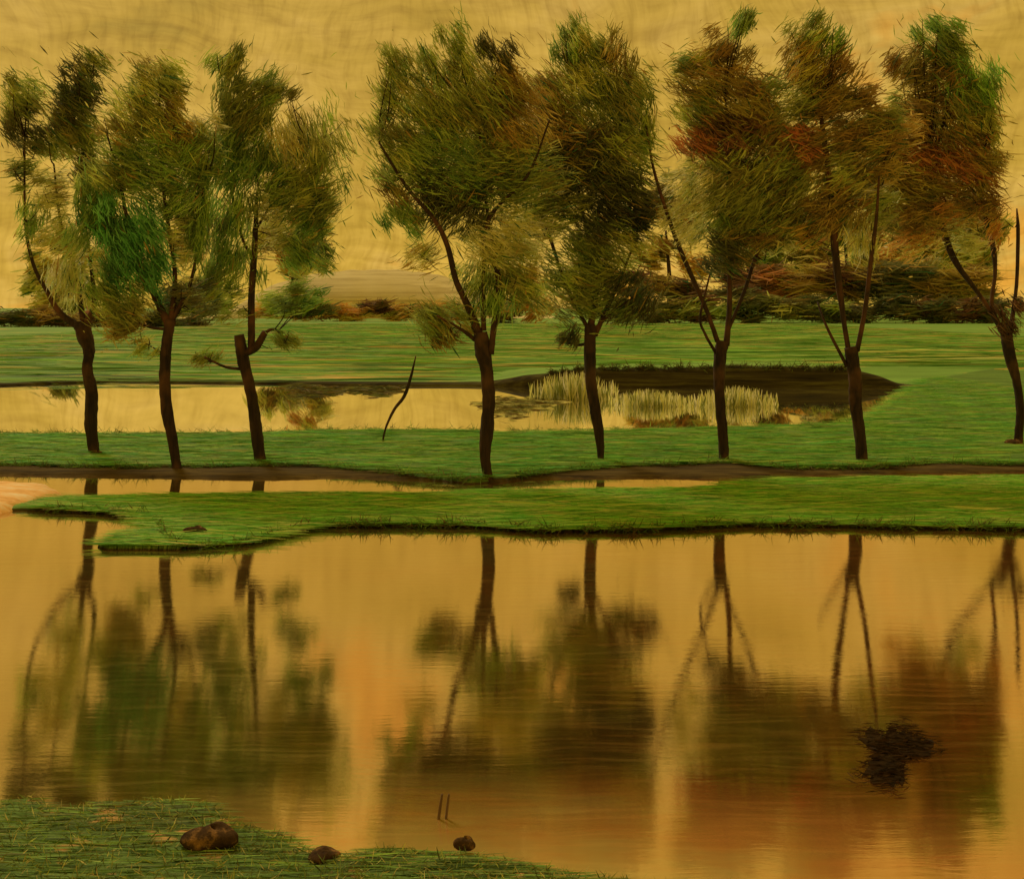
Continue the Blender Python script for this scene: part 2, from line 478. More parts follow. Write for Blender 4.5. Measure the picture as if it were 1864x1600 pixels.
# near bank at the viewer's feet
def near_bank():
    pts = [(-900, 1440), (-100, 1452), (0, 1470), (60, 1452), (120, 1476), (200, 1462), (330, 1458), (400, 1470), (440, 1502), (520, 1524), (600, 1562), (700, 1548), (800, 1556), (900, 1562), (960, 1578), (1030, 1592), (1150, 1606), (1500, 1625), (1900, 1640), (2600, 1660)]
    b = curve_fn(pts, 0)
    nx, ny = 420, 60
    xs = np.linspace(-6, 6, nx)
    yb = b(xs) + 0.012 * rng.normal(size=nx) + 0.02 * np.sin(xs * 17)
    t = np.linspace(0, 1, ny) ** 0.6
    Y = (-4) * (1 - t[:, None]) + yb[None] * t[:, None]
    X = np.repeat(xs[None], ny, 0)
    e = yb[None] - Y
    Z = 0.05 * np.clip(e / 0.15, 0, 1) ** 0.7 + 0.12 * np.clip(e - 0.3, 0, 3) * 0.25 + 0.012 * np.sin(X * 9 + Y * 4) * np.sin(Y * 13 + X) * np.clip(e * 4, 0, 1)
    Z[e <= 1e-4] = -0.15
    i = (np.arange(ny - 1)[:, None] * nx + np.arange(nx - 1)[None]).reshape(-1)
    return link('near_bank', np.stack([X, Y, Z], -1).reshape(-1, 3), np.stack([i, i + 1, i + nx + 1, i + nx], 1), M_near, smooth=True), b
nb, NB = near_bank()
tag(nb, kind='structure')
# orange sand at the left end of the bank
def sand():
    c = P(-28, 914, dist(914))
    V, n, rings = [], 60, 8
    for r in range(rings + 1):
        for k in range(n):
            a = 2 * math.pi * k / n
            q = r / rings * (1 + 0.10 * math.sin(3 * a + 1) + 0.05 * math.sin(7 * a))
            V.append((c.x + math.cos(a) * 0.95 * q, c.y + math.sin(a) * 1.7 * q, 0.16 * max(0, 1 - (r / rings) ** 5) - (0.05 if r == rings else 0)))
    f = [(r * n + k, r * n + (k + 1) % n, (r + 1) * n + (k + 1) % n, (r + 1) * n + k) for r in range(rings) for k in range(n)]
    return link('sand', V, f, M_sand, smooth=True)
tag(sand(), kind='structure')

# pale hill far behind the gap between the willows
def hill():
    D, n, k = 320.0, 90, 24
    V = []
    top = [(420, 575), (500, 520), (560, 500), (640, 492), (720, 491), (800, 500), (850, 520), (930, 575)]
    tx = np.array([(a - CX) / F * D for a, _ in top]); tz = np.array([H - (b - HY) / F * D for _, b in top])
    xs = np.linspace(tx[0] - 12, tx[-1] + 12, n)
    for j in range(k):
        s = j / (k - 1) * 2 - 1
        for x in xs:
            z = np.interp(x, tx, tz)
            V.append((x, D + 28 * s, max(-0.2, (z + 0.2) * (1 - s * s) ** 0.6 - 0.2 + 0.12 * math.sin(x * .9 + s * 5))))
    i = (np.arange(k - 1)[:, None] * n + np.arange(n - 1)[None]).reshape(-1)
    return link('hill', V, np.stack([i, i + 1, i + n + 1, i + n], 1), M_hill, smooth=True)
tag(hill(), kind='structure')

# ------------------------------------------------------------------ foliage
PAL = {'dk': (66, 56, 18), 'ol': (104, 93, 28), 'gn': (94, 94, 28), 'tg': (68, 88, 30), 'br': (108, 80, 24), 'rd': (122, 70, 25),
       'lt': (188, 158, 62), 'bk': (46, 40, 15), 'bg': (92, 104, 28), 'or': (205, 130, 45), 'vb': (74, 46, 18), 'wd': (62, 36, 7), 'wk': (40, 24, 4), 'pg': (190, 166, 70)}
LEAF_K = 2.5
def clump_blades(clumps, d0, depth_k=0.7, leaf=(26, 2.3), dens=1.0, grow=1.30):
    """clumps: (px, py, rx, ry, stroke angle, colour, density) -> blades spread through each clump's volume"""
    vs, qs, cs, off = [], [], [], 0
    for c in clumps:
        px, py, rx, ry, ang, colr, dn = (list(c) + [1.0])[:7]
        rx *= grow; ry *= grow
        n = int(dens * dn * 0.115 * rx * ry * math.pi * 26 / leaf[0] * 3.0 / leaf[1])
        if n < 4: continue
        k = max(6, int(rx * ry / 210))
        u = rng.normal(size=(k, 3)); u /= np.linalg.norm(u, axis=1, keepdims=True)
        sub = u * (rng.random((k, 1)) ** (1 / 2.2)) * 0.86
        pick = rng.integers(0, k, n)
        p = sub[pick] + rng.normal(size=(n, 3)) * np.where(rng.random((n, 1)) < 0.15, 0.34, 0.15)
        sc = d0 / F
        X = px + p[:, 0] * rx
        Yp = py + p[:, 1] * ry
        dep = d0 + p[:, 2] * depth_k * 0.5 * (rx + ry) * sc
        pos = np.stack([(X - CX) / F * dep, dep, H - (Yp - HY) / F * dep], 1)
        # the strokes of a clump run one way, fanning a little with the shape
        a = np.radians(ang + rng.normal(size=n) * 13 + (sub[pick][:, 0]) * 14)
        el = rng.normal(size=n) * 0.35
        di = np.stack([np.cos(a) * np.cos(el), np.sin(el), np.sin(a) * np.cos(el)], 1)
        loose = rng.random(n) < 0.3            # a third of the leaves hang every way and are shorter
        rd = rng.normal(size=(n, 3)); rd /= np.linalg.norm(rd, axis=1, keepdims=True)
        di = np.where(loose[:, None], rd, di)
        L = leaf[0] * sc * rng.uniform(0.55, 1.5, n) * np.where(loose, 0.5, 1)
        W = leaf[1] * sc * rng.uniform(0.5, 1.35, n)
        v, q = blades(pos, di, L, W)
        base = np.array(own(*PAL[colr], k=1.35 if colr in ('lt', 'pg', 'or') else LEAF_K))
        subv = rng.normal(size=(k, 1)) * 0.27
        hue = rng.normal(size=(k, 3)) * 0.07
        col = base[None] * np.exp(subv[pick] + hue[pick] + rng.normal(size=(n, 1)) * 0.16)
        odd = rng.random(n)
        col[odd < 0.025] = np.array(own(150, 104, 36, k=1.4))
        col[(odd > 0.05) & (odd < 0.09)] = np.array(own(48, 70, 24, k=1.4))
        col = np.clip(col, 0.003, 0.8)
        vs.append(v); qs.append(q + off); cs.append(np.repeat(col, 6, 0)); off += len(v)
    return np.concatenate(vs), np.concatenate(qs), np.concatenate(cs)

def willow(base, z, trunk, branches, clumps, label, name='willow_tree', group='pollard willows along the strip', D=None, dens=1.0):
    d0 = D or dist(base[1], z)
    loc = P(base[0], base[1], d0)
    t = empty(name, loc, label, 'tree', group)
    sc = d0 / F
    pts = [(*P(x, y, d0), r * .9 * sc) for x, y, r in trunk]
    pts.insert(0, (pts[0][0], pts[0][1], pts[0][2] - 0.12, pts[0][3] * 1.7))
    v, f = tube(pts, 14, 6, 0.13)
    link('trunk', v, f, M_bark, t, loc, smooth=True)
    for b in branches:
        drift = random.uniform(-0.5, 0.5)
        n = len(b)
        pts = [(*P(x, y, d0 + drift * (i / (n - 1)) ** 1.3), max(1.0, r * .8) * sc) for i, (x, y, r) in enumerate(b)]
        v, f = tube(pts, 9, 6, 0.10)
        link('branch', v, f, M_twig, t, loc, smooth=True)
    v, q, c = clump_blades(clumps, d0, dens=dens * .70)
    # fine twigs run from the limbs into every clump
    nodes = [p for b in branches for p in catmull(b, 4)]
    tv, tq, off = [], [], len(v)
    for cl in clumps:
        for k in range(4):
            ex = (cl[0] + random.uniform(-.7, .7) * cl[2], cl[1] + random.uniform(-.8, .5) * cl[3])
            best = min(nodes, key=lambda p: (p[0] - ex[0]) ** 2 + (p[1] - ex[1]) ** 2 + (0 if p[1] > ex[1] else 9000))
            dd = random.uniform(-.5, .5)
            mid = ((best[0] + ex[0]) / 2 + random.uniform(-8, 8), (best[1] + ex[1]) / 2 + random.uniform(0, 14))
            path = catmull([(*P(best[0], best[1], d0), 1.7 * sc), (*P(mid[0], mid[1], d0 + dd * .5), 1.2 * sc), (*P(ex[0], ex[1], d0 + dd), .5 * sc)], 4)
            for i, p in enumerate(path):
                w = p[3]
                tv += [(p[0] - w, p[1], p[2]), (p[0], p[1] - w, p[2]), (p[0] + w, p[1], p[2] + w * .3), (p[0], p[1] + w, p[2])]
                if i:
                    for e in range(4):
                        tq.append((off - 4 + e, off - 4 + (e + 1) % 4, off + (e + 1) % 4, off + e))
                off += 4
    tv = np.array(tv)
    v = np.concatenate([v, tv]); q = np.concatenate([q, np.array(tq)])
    c = np.concatenate([c, np.tile(np.array(own(64, 40, 16)), (len(tv), 1))])
    link('crown', v, q, M_leaf, t, loc, tint=c)
    return t

willow((170, 824), 0.1,
    [(172, 824, 11), (166, 770, 12), (166, 720, 12), (159, 670, 10), (163, 640, 11), (151, 605, 16), (149, 585, 14)],
    [[(146, 598, 9), (110, 570, 7), (85, 530, 5), (60, 480, 4), (46, 400, 3), (45, 250, 2)],
     [(156, 592, 9), (172, 555, 6), (165, 480, 4), (152, 380, 3), (150, 200, 2)],
     [(152, 592, 7), (138, 500, 4), (110, 400, 3), (98, 300, 2)]],
    [(48, 185, 38, 46, -40, 'ol'), (52, 245, 36, 40, -40, 'dk', .8), (45, 315, 36, 26, 15, 'ol', .7), (150, 165, 42, 50, -40, 'dk'), (118, 205, 40, 46, -40, 'dk'), (170, 120, 30, 24, -45, 'ol', .7),
     (150, 260, 42, 52, -40, 'ol'), (110, 255, 38, 45, -40, 'ol', .8), (95, 345, 42, 40, 5, 'lt', .6), (60, 415, 26, 46, 70, 'gn', .5), (112, 430, 44, 50, 20, 'lt', .6), (165, 320, 32, 46, -40, 'dk', .7), (130, 520, 42, 46, 80, 'pg', .8), (178, 460, 30, 30, 5, 'lt', .9)],
    "leftmost pollard willow, thin olive crown in separate tufts above a kinked trunk")
willow((320, 852), 0.08,
    [(323, 854, 9), (313, 800, 10), (303, 740, 11), (301, 670, 11), (303, 620, 10), (311, 582, 10)],
    [[(308, 592, 9), (285, 545, 8), (255, 480, 6), (232, 400, 4), (215, 300, 3)],
     [(312, 588, 8), (318, 500, 5), (308, 420, 4), (295, 320, 3), (290, 180, 2)],
     [(314, 582, 7), (345, 520, 4), (365, 420, 3), (370, 330, 2)],
     [(303, 645, 3), (288, 638, 2), (265, 625, 1.5)],
     [(308, 600, 4), (270, 595, 3), (225, 575, 2)]],
    [(292, 145, 50, 42, -35, 'ol'), (275, 210, 62, 60, -35, 'ol'), (320, 220, 36, 50, -40, 'br', .8), (215, 238, 40, 30, -30, 'br', .6), (215, 320, 56, 52, -30, 'ol'), (300, 310, 74, 70, -20, 'gn'), (370, 310, 46, 60, 60, 'gn'),
     (205, 395, 50, 50, -70, 'tg'), (235, 455, 46, 70, -60, 'tg'), (275, 430, 40, 60, -55, 'tg', .8), (335, 430, 26, 60, 5, 'lt', .8), (365, 420, 28, 80, 85, 'gn', .9), (225, 560, 52, 50, -35, 'ol'), (232, 600, 36, 26, 20, 'br', .8),
     (285, 500, 40, 50, -55, 'tg', .8), (190, 520, 30, 40, -40, 'gn', .7), (350, 545, 48, 28, 15, 'dk', .8), (155, 370, 24, 50, 80, 'gn', .6), (340, 260, 50, 40, -40, 'ol', .8), (375, 230, 24, 26, -30, 'lt', .5), (330, 370, 44, 40, 40, 'gn', .8), (160, 430, 36, 44, 60, 'gn', .6), (270, 630, 20, 18, 30, 'ol', .7)],
    "pollard willow with greenest crown and straight black trunk, second from the left end")
willow((474, 840), 0.1,
    [(475, 842, 11), (468, 790, 12), (460, 740, 11), (452, 690, 11), (441, 645, 12), (434, 610, 10)],
    [[(444, 645, 9), (465, 632, 9), (483, 604, 7)],
     [(456, 640, 8), (458, 600, 8), (458, 540, 8), (462, 470, 7), (466, 400, 5), (468, 350, 3)],
     [(460, 470, 4), (440, 430, 3), (420, 340, 3), (412, 240, 2), (415, 140, 1.6)],
     [(465, 420, 3), (520, 330, 2.4), (570, 260, 1.6)],
     [(440, 672, 4), (410, 668, 3), (372, 650, 2)],
     [(481, 606, 4), (500, 600, 3), (524, 622, 2)]],
    [(416, 120, 32, 38, 60, 'ol'), (412, 190, 28, 50, 80, 'ol'), (475, 165, 40, 32, 50, 'ol'), (510, 180, 30, 28, 30, 'ol', .8), (455, 215, 46, 44, 55, 'ol'), (425, 280, 46, 60, 65, 'gn'), (470, 300, 50, 60, 60, 'gn'), (540, 265, 60, 50, -70, 'lt', .8),
     (600, 280, 44, 80, -70, 'ol', .45), (545, 330, 60, 50, 40, 'ol', .8), (590, 360, 44, 40, 35, 'ol', .9), (560, 410, 36, 40, 40, 'gn', .9), (565, 465, 40, 34, -40, 'gn'), (420, 400, 46, 70, 75, 'gn', .8), (430, 480, 46, 40, 80, 'gn', .8), (500, 400, 40, 60, 20, 'lt', .6),
     (525, 350, 40, 30, 0, 'ol', .7), (535, 545, 42, 26, 15, 'gn', .9), (375, 655, 30, 20, 40, 'ol', .7), (520, 620, 26, 24, -35, 'ol', .7), (390, 520, 40, 30, 30, 'ol', .7), (420, 560, 44, 24, 20, 'ol', .6)],
    "leaning pollard willow with a stubby sawn fork on its trunk")
willow((886, 872), 0.05,
    [(889, 874, 9), (884, 830, 11), (886, 780, 13), (889, 720, 13), (886, 670, 13), (877, 632, 16), (874, 605, 13)],
    [[(872, 610, 10), (848, 550, 8), (830, 510, 7), (815, 450, 6), (790, 400, 5), (740, 340, 4), (690, 260, 2)],
     [(893, 645, 8), (900, 590, 7), (908, 520, 7), (892, 420, 4), (880, 330, 3), (870, 200, 2)],
     [(880, 602, 6), (880, 500, 4), (890, 400, 4), (960, 320, 3), (1000, 220, 2)],
     [(872, 625, 5), (840, 600, 4), (795, 575, 2)]],
    [(730, 120, 32, 40, -55, 'ol', .8), (725, 170, 36, 36, -50, 'ol', .8), (785, 110, 22, 44, -60, 'ol', .7), (825, 120, 38, 60, -60, 'ol'), (905, 100, 30, 40, -60, 'dk'), (920, 150, 36, 50, -55, 'br'), (850, 200, 84, 74, -50, 'ol'), (780, 210, 50, 56, -45, 'ol'),
     (725, 245, 52, 46, -40, 'ol', .8), (940, 215, 66, 66, -45, 'br'), (850, 290, 100, 70, -20, 'gn'), (740, 300, 50, 50, -42, 'ol', .9), (930, 310, 80, 66, 10, 'ol'), (800, 350, 60, 56, 50, 'dk', .9), (850, 375, 50, 44, 55, 'dk', .9), (720, 355, 36, 30, -45, 'br', .5), (735, 400, 36, 34, -50, 'gn', .9),
     (905, 440, 66, 50, -28, 'lt'), (930, 470, 50, 36, -25, 'lt', .9), (900, 535, 50, 44, 80, 'gn', .9), (960, 520, 44, 44, -30, 'ol', .9), (860, 500, 30, 40, 60, 'ol', .6), (800, 582, 50, 36, -38, 'ol'), (820, 605, 36, 26, -45, 'br', .8), (770, 470, 40, 26, 30, 'lt', .5)],
    "largest pollard willow, broad brown crown on thick forked trunk, right beside the sky gap")
willow((1093, 838), 0.1,
    [(1094, 840, 6), (1091, 800, 9), (1083, 740, 11), (1075, 680, 11), (1073, 620, 12), (1075, 590, 10)],
    [[(1075, 598, 8), (1085, 520, 6), (1070, 430, 4), (1050, 320, 3), (1040, 150, 2)],
     [(1083, 612, 6), (1110, 550, 5), (1140, 480, 3), (1160, 400, 3), (1120, 250, 2)],
     [(1070, 598, 5), (1030, 520, 3), (1000, 430, 4), (960, 330, 2)],
     [(1070, 625, 4), (1050, 628, 3), (1026, 618, 2)],
     [(1080, 600, 4), (1115, 570, 3), (1155, 540, 2)]],
    [(1040, 85, 28, 44, -65, 'gn'), (1070, 110, 44, 50, -55, 'ol'), (1130, 110, 34, 50, 75, 'br', .6), (1055, 165, 70, 60, -45, 'ol'), (1130, 190, 52, 70, -50, 'ol'), (1000, 250, 80, 60, -20, 'br'), (1130, 270, 54, 60, -40, 'ol'), (1060, 290, 90, 60, 30, 'dk'),
     (1120, 330, 66, 50, -35, 'dk'), (1130, 375, 50, 40, -30, 'bk'), (1030, 350, 56, 34, 10, 'ol'), (1090, 410, 70, 36, -30, 'dk'), (1100, 450, 72, 38, -35, 'ol'), (1050, 490, 60, 40, -20, 'ol'), (1045, 540, 56, 46, -30, 'ol'), (1100, 540, 40, 40, 20, 'ol', .8), (1150, 540, 46, 46, 52, 'dk', .9), (1030, 620, 20, 26, 50, 'dk', .7), (985, 420, 50, 40, 5, 'lt', .6), (985, 180, 44, 56, -45, 'br', .8), (990, 310, 70, 60, 10, 'dk', .8), (1000, 390, 50, 36, 5, 'ol', .7), (1165, 230, 24, 60, 80, 'ol', .6), (1165, 400, 26, 40, -30, 'bk', .8)],
    "pollard willow with nearly black low foliage, merged into the largest willow's right side")
willow((1317, 838), 0.1,
    [(1318, 840, 11), (1315, 790, 10), (1311, 730, 10), (1310, 660, 12), (1314, 620, 13)],
    [[(1322, 630, 7), (1328, 560, 6), (1328, 480, 5), (1332, 380, 6), (1328, 300, 5), (1320, 180, 2)],
     [(1304, 645, 4), (1282, 605, 3), (1275, 575, 3), (1292, 500, 2)],
     [(1306, 622, 6), (1284, 560, 5), (1260, 505, 5), (1232, 440, 5), (1208, 370, 4), (1188, 300, 3), (1176, 230, 1.5)],
     [(1322, 610, 4), (1355, 530, 4), (1385, 450, 4), (1435, 410, 4), (1425, 320, 4), (1415, 240, 4)]],
    [(1345, 42, 32, 22, 60, 'gn'), (1320, 95, 44, 36, 40, 'br', .8), (1262, 115, 34, 32, 30, 'ol', .8), (1300, 150, 66, 46, -20, 'br'), (1350, 190, 60, 60, -35, 'br'), (1280, 215, 46, 46, -30, 'ol'), (1330, 250, 66, 46, -35, 'vb'), (1275, 255, 38, 36, -35, 'rd', .9),
     (1370, 310, 80, 60, 45, 'ol'), (1320, 310, 40, 36, -30, 'ol', .8), (1380, 370, 74, 56, 45, 'ol'), (1400, 410, 60, 36, 30, 'ol', .9), (1330, 465, 42, 40, -30, 'dk'), (1345, 420, 34, 28, -45, 'gn', .9), (1250, 395, 44, 56, 40, 'lt', .45), (1230, 300, 30, 30, 5, 'pg', .4), (1420, 450, 40, 20, -30, 'pg', .7), (1400, 200, 36, 50, 40, 'ol', .8), (1410, 280, 40, 50, 40, 'br', .8), (1290, 350, 40, 40, 40, 'lt', .6), (1450, 390, 44, 34, 30, 'ol', .7), (1370, 430, 60, 24, 20, 'br', .6), (1340, 380, 50, 50, 45, 'ol', .8), (1420, 360, 40, 50, 40, 'br', .7)],
    "willow with a squared black trunk head and one thin stem curving left")
willow((1570, 840), 0.1,
    [(1571, 842, 12), (1565, 790, 11), (1556, 735, 12), (1558, 690, 13), (1551, 655, 13), (1547, 632, 12)],
    [[(1545, 642, 6), (1535, 580, 6), (1525, 500, 8), (1516, 400, 9), (1506, 300, 7), (1493, 200, 4)],
     [(1560, 640, 6), (1575, 560, 5), (1585, 480, 5), (1595, 400, 4), (1600, 320, 2)],
     [(1542, 668, 4), (1505, 595, 3), (1488, 550, 2)]],
    [(1465, 70, 42, 40, 50, 'ol'), (1510, 70, 30, 36, 50, 'gn', .8), (1450, 120, 30, 46, 60, 'br'), (1500, 130, 52, 50, 40, 'br'), (1525, 190, 50, 54, 25, 'br'), (1460, 195, 42, 56, 30, 'ol'), (1450, 260, 44, 40, -30, 'rd', .9), (1510, 260, 60, 50, 20, 'br'), (1535, 320, 46, 50, 30, 'ol'),
     (1600, 215, 40, 30, -10, 'ol', .9), (1600, 260, 50, 40, 10, 'br', .9), (1450, 330, 50, 44, 40, 'ol'), (1490, 390, 36, 44, 30, 'br', .7), (1470, 440, 40, 26, 20, 'or', .4), (1580, 350, 36, 36, 5, 'pg', .5), (1560, 430, 40, 40, 80, 'lt', .5), (1570, 190, 36, 40, 10, 'br', .8), (1620, 250, 40, 44, 10, 'br', .8), (1560, 270, 50, 46, 20, 'ol', .9), (1600, 320, 44, 30, 10, 'br', .7), (1530, 390, 40, 40, 60, 'br', .6), (1540, 360, 60, 40, 30, 'br', .6), (1600, 370, 40, 40, 20, 'ol', .6)],
    "willow with long dark central stem and rusty crown, second from the right end")
willow((1853, 806), 0.1,
    [(1853, 808, 9), (1858, 750, 8), (1851, 700, 8), (1839, 650, 11), (1833, 610, 11)],
    [[(1832, 618, 7), (1806, 560, 5), (1811, 500, 4), (1808, 450, 6), (1790, 380, 5), (1783, 340, 3)],
     [(1838, 614, 6), (1850, 520, 4), (1853, 420, 4), (1851, 380, 1.5)],
     [(1830, 612, 5), (1785, 540, 5), (1735, 470, 7), (1705, 380, 7), (1686, 300, 4)]],
    [(1705, 60, 40, 36, -45, 'gn'), (1730, 100, 40, 36, -40, 'gn', .9), (1655, 120, 38, 36, 50, 'br', .9), (1700, 150, 60, 46, 20, 'br'), (1780, 150, 42, 56, -70, 'bg'), (1750, 200, 60, 50, -50, 'ol'), (1690, 220, 56, 46, -20, 'br'), (1770, 255, 56, 56, -30, 'br'), (1680, 280, 56, 40, -30, 'rd'),
     (1745, 310, 66, 40, -32, 'rd'), (1690, 345, 76, 36, -20, 'br'), (1795, 320, 34, 50, -40, 'br', .9), (1640, 310, 44, 34, -20, 'br', .9), (1650, 380, 56, 32, 20, 'br', .7), (1730, 380, 46, 30, 20, 'or', .45), (1650, 440, 56, 34, 20, 'or', .4), (1760, 440, 36, 40, 5, 'pg', .5), (1835, 560, 24, 34, -50, 'vb', .8), (1820, 420, 20, 40, 60, 'or', .4), (1625, 220, 36, 36, 20, 'ol', .7), (1640, 270, 44, 40, -20, 'br', .8), (1700, 400, 60, 30, -10, 'br', .6), (1800, 240, 26, 40, -60, 'ol', .8), (1660, 340, 60, 40, -10, 'br', .7), (1770, 370, 50, 36, 10, 'br', .7)],
    "rightmost willow, reddish brown crown with one bright green tuft")

# leaning sapling without leaves between the willow groups
d0 = dist(806, 0.1)
loc = P(695, 806, d0)
pts = [(*P(x, y, d0), r * d0 / F) for x, y, r in [(695, 812, 1.6), (702, 780, 2), (718, 745, 2.8), (735, 722, 3.2), (747, 690, 2.8), (757, 648, 1)]]
v, f = tube(pts, 8, 6, 0.1)
tag(link('sapling', v, f, M_twig, None, loc, smooth=True), "thin bare sapling bending to the right in front of the pale ditch", 'sapling')

# ------------------------------------------------------------------ far hedges and distant trees
def scatter(name, clumps, D, base_px, label, cat, group=None, leaf=(18, 3.0), dens=1.0, trunk=None, depth=0.7):
    zb = 0.05
    loc = Vector(((base_px - CX) / F * D, D, zb))
    v, q, c = clump_blades(clumps, D, depth_k=depth, leaf=leaf, dens=dens)
    if trunk:
        t = empty(name, loc, label, cat, group)
        pts = [(*P(x, y, D), r * D / F) for x, y, r in trunk]
        pts.insert(0, (pts[0][0], D, -0.1, pts[0][3] * 1.2))
        tv, tf = tube(pts, 8, 5, 0.1)
        link('trunk', tv, tf, M_twig, t, loc, smooth=True)
        link('crown', v, q, M_leaf, t, loc, tint=c)
        return t
    return tag(link(name, v, q, M_leaf, None, loc, tint=c), label, cat, group)

row = lambda x0, x1, y, rx, ry, ang, cols, dn=1.0: [(x, y + random.uniform(-4, 4), rx, ry, ang + random.uniform(-5, 5), random.choice(cols), dn) for x in np.arange(x0, x1, rx * 1.1)]
scatter('hedge', row(-160, 340, 583, 30, 13, 3, ['vb', 'br', 'dk']), 165, 0, "low brown hedge at the far left of the meadow, behind the leftmost trunks", 'hedge', 'far hedges', (30, 2.6), 1.6)
scatter('hedge', row(500, 860, 566, 34, 13, 4, ['vb', 'or', 'or', 'br']), 230, 660, "dark broken hedge with orange leaves below the pale hill", 'hedge', 'far hedges', (26, 2.6), 1.4)
scatter('hedge', row(1120, 1820, 566, 36, 18, 2, ['dk', 'vb', 'ol', 'dk']), 200, 1480, "long dark hedge closing the meadow on the right", 'hedge', 'far hedges', (36, 3), 1.6)
scatter('hedge', row(1370, 1790, 520, 44, 28, -3, ['rd', 'vb', 'br', 'dk']), 215, 1580, "tall reddish brushwood hedge rising above the long dark hedge", 'hedge', 'far hedges', (60, 3), 1.8)
scatter('hedge', [(1160, 515, 40, 16, -14, 'vb'), (1210, 523, 40, 15, -10, 'br'), (1260, 531, 44, 14, -8, 'vb'), (1320, 538, 44, 14, -4, 'dk'), (1360, 540, 36, 14, 0, 'vb')], 206, 1260,
        "brown hedge sloping down to the right, behind the squared trunk head", 'hedge', 'far hedges', (46, 3), 1.8)
scatter('bush', [(345, 540, 46, 26, 20, 'dk'), (390, 525, 36, 22, 15, 'ol'), (330, 565, 50, 20, 5, 'ol')], 205, 355, "dark bush on the meadow edge between the two left willow trunks", 'bush', 'meadow bushes', (30, 3))
scatter('bush', [(535, 545, 46, 26, 15, 'gn'), (560, 565, 40, 18, 5, 'dk'), (510, 560, 30, 20, 10, 'ol')], 190, 540, "green bush in front of the left end of the pale hill", 'bush', 'meadow bushes', (30, 3))
scatter('bush', [(945, 560, 34, 24, 30, 'or'), (980, 540, 30, 40, 40, 'or', .7), (920, 570, 34, 18, 5, 'vb')], 205, 950, "orange and brown bush behind the fork of the largest willow", 'bush', 'meadow bushes', (24, 3))
for x, y, rx, ry, cols, lb in [
        (1215, 420, 50, 70, 'lt', "pale far tree in the gap left of the squared-head willow"),
        (1450, 440, 60, 60, 'lt', "pale far tree behind the long thin stems, over the tall brushwood hedge"),
        (1640, 440, 70, 56, 'lt', "wide pale far tree with orange leaves under the rusty crowns"),
        (1770, 450, 50, 60, 'lt', "pale far tree farthest right, above the end of the hedges"),
        (1700, 420, 70, 60, 'br', "brown far tree behind the rightmost willow's slanting stem"),
        (1540, 430, 60, 50, 'ol', "olive far tree between the two long bare stems, right of centre"),
        (1360, 440, 50, 46, 'ol', "olive far tree directly behind the squared-head willow's stem"),
        (530, 440, 50, 60, 'lt', "pale far tree showing under the crown of the leaning willow"),
        (120, 500, 60, 60, 'lt', "pale far tree at the left, seen behind the kinked trunk")]:
    cl = []
    for k in range(13):
        cl.append((x + random.uniform(-1, 1) * rx, y + random.uniform(-1, 1) * ry, rx * .45, ry * .4, random.uniform(-40, 60), random.choice([cols, cols, 'ol', 'or', 'br']), 1.15))
    scatter('far_tree', cl, 290 + random.uniform(-15, 25), x, lb, 'tree', 'distant trees', (22, 3), 0.8, [(x, 580, 5), (x + 4, 520, 4), (x - 3, y, 2)])

# ------------------------------------------------------------------ reeds and weed in the back ditch
def reeds(x0, x1, y0, y1, label, cols=('pg', 'lt', 'ol')):
    d0 = dist(y1 - 2)
    n = int((x1 - x0) * 8)
    X = (x0 + x1) / 2 + (x1 - x0) * 0.30 * np.clip(rng.normal(size=n), -2.2, 2.2)
    dep = d0 + rng.uniform(-0.7, 0.7, n)
    hpx = (y1 - y0) * (0.55 + 0.45 * np.clip(np.sin((X - x0) / (x1 - x0) * 2.2 + .5), 0, 1)) * rng.uniform(0.3, 1.1, n)
    Lh = hpx * d0 / F
    pos = np.stack([(X - CX) / F * dep, dep, Lh / 2 - 0.02], 1)
    di = np.stack([rng.normal(size=n) * 0.16, rng.normal(size=n) * 0.14, np.ones(n)], 1)
    di /= np.linalg.norm(di, axis=1, keepdims=True)
    v, q = blades(pos, di, Lh, np.full(n, 2.6 * d0 / F) * rng.uniform(.5, 1.4, n), 0.04)
    pal = np.array([own(*PAL[c]) for c in cols])
    c = pal[rng.integers(0, len(cols), n)] * np.exp(rng.normal(size=(n, 1)) * .2) * 1.7
    loc = P((x0 + x1) / 2, y1, dist(y1)); loc.z = 0
    return tag(link('reed_clump', v, q, M_leaf, None, loc, tint=np.repeat(np.clip(c, 0, .8), 6, 0)), label, 'reeds', 'reed clumps in the back ditch')
reeds(985, 1104, 680, 728, "tallest pale reed clump in the ditch, around the trunk right of the largest willow")
reeds(1128, 1242, 712, 740, "short pale reed clump in the ditch midway between two willow trunks")
reeds(1278, 1396, 706, 740, "pale reed clump in the ditch around the trunk with the squared head")

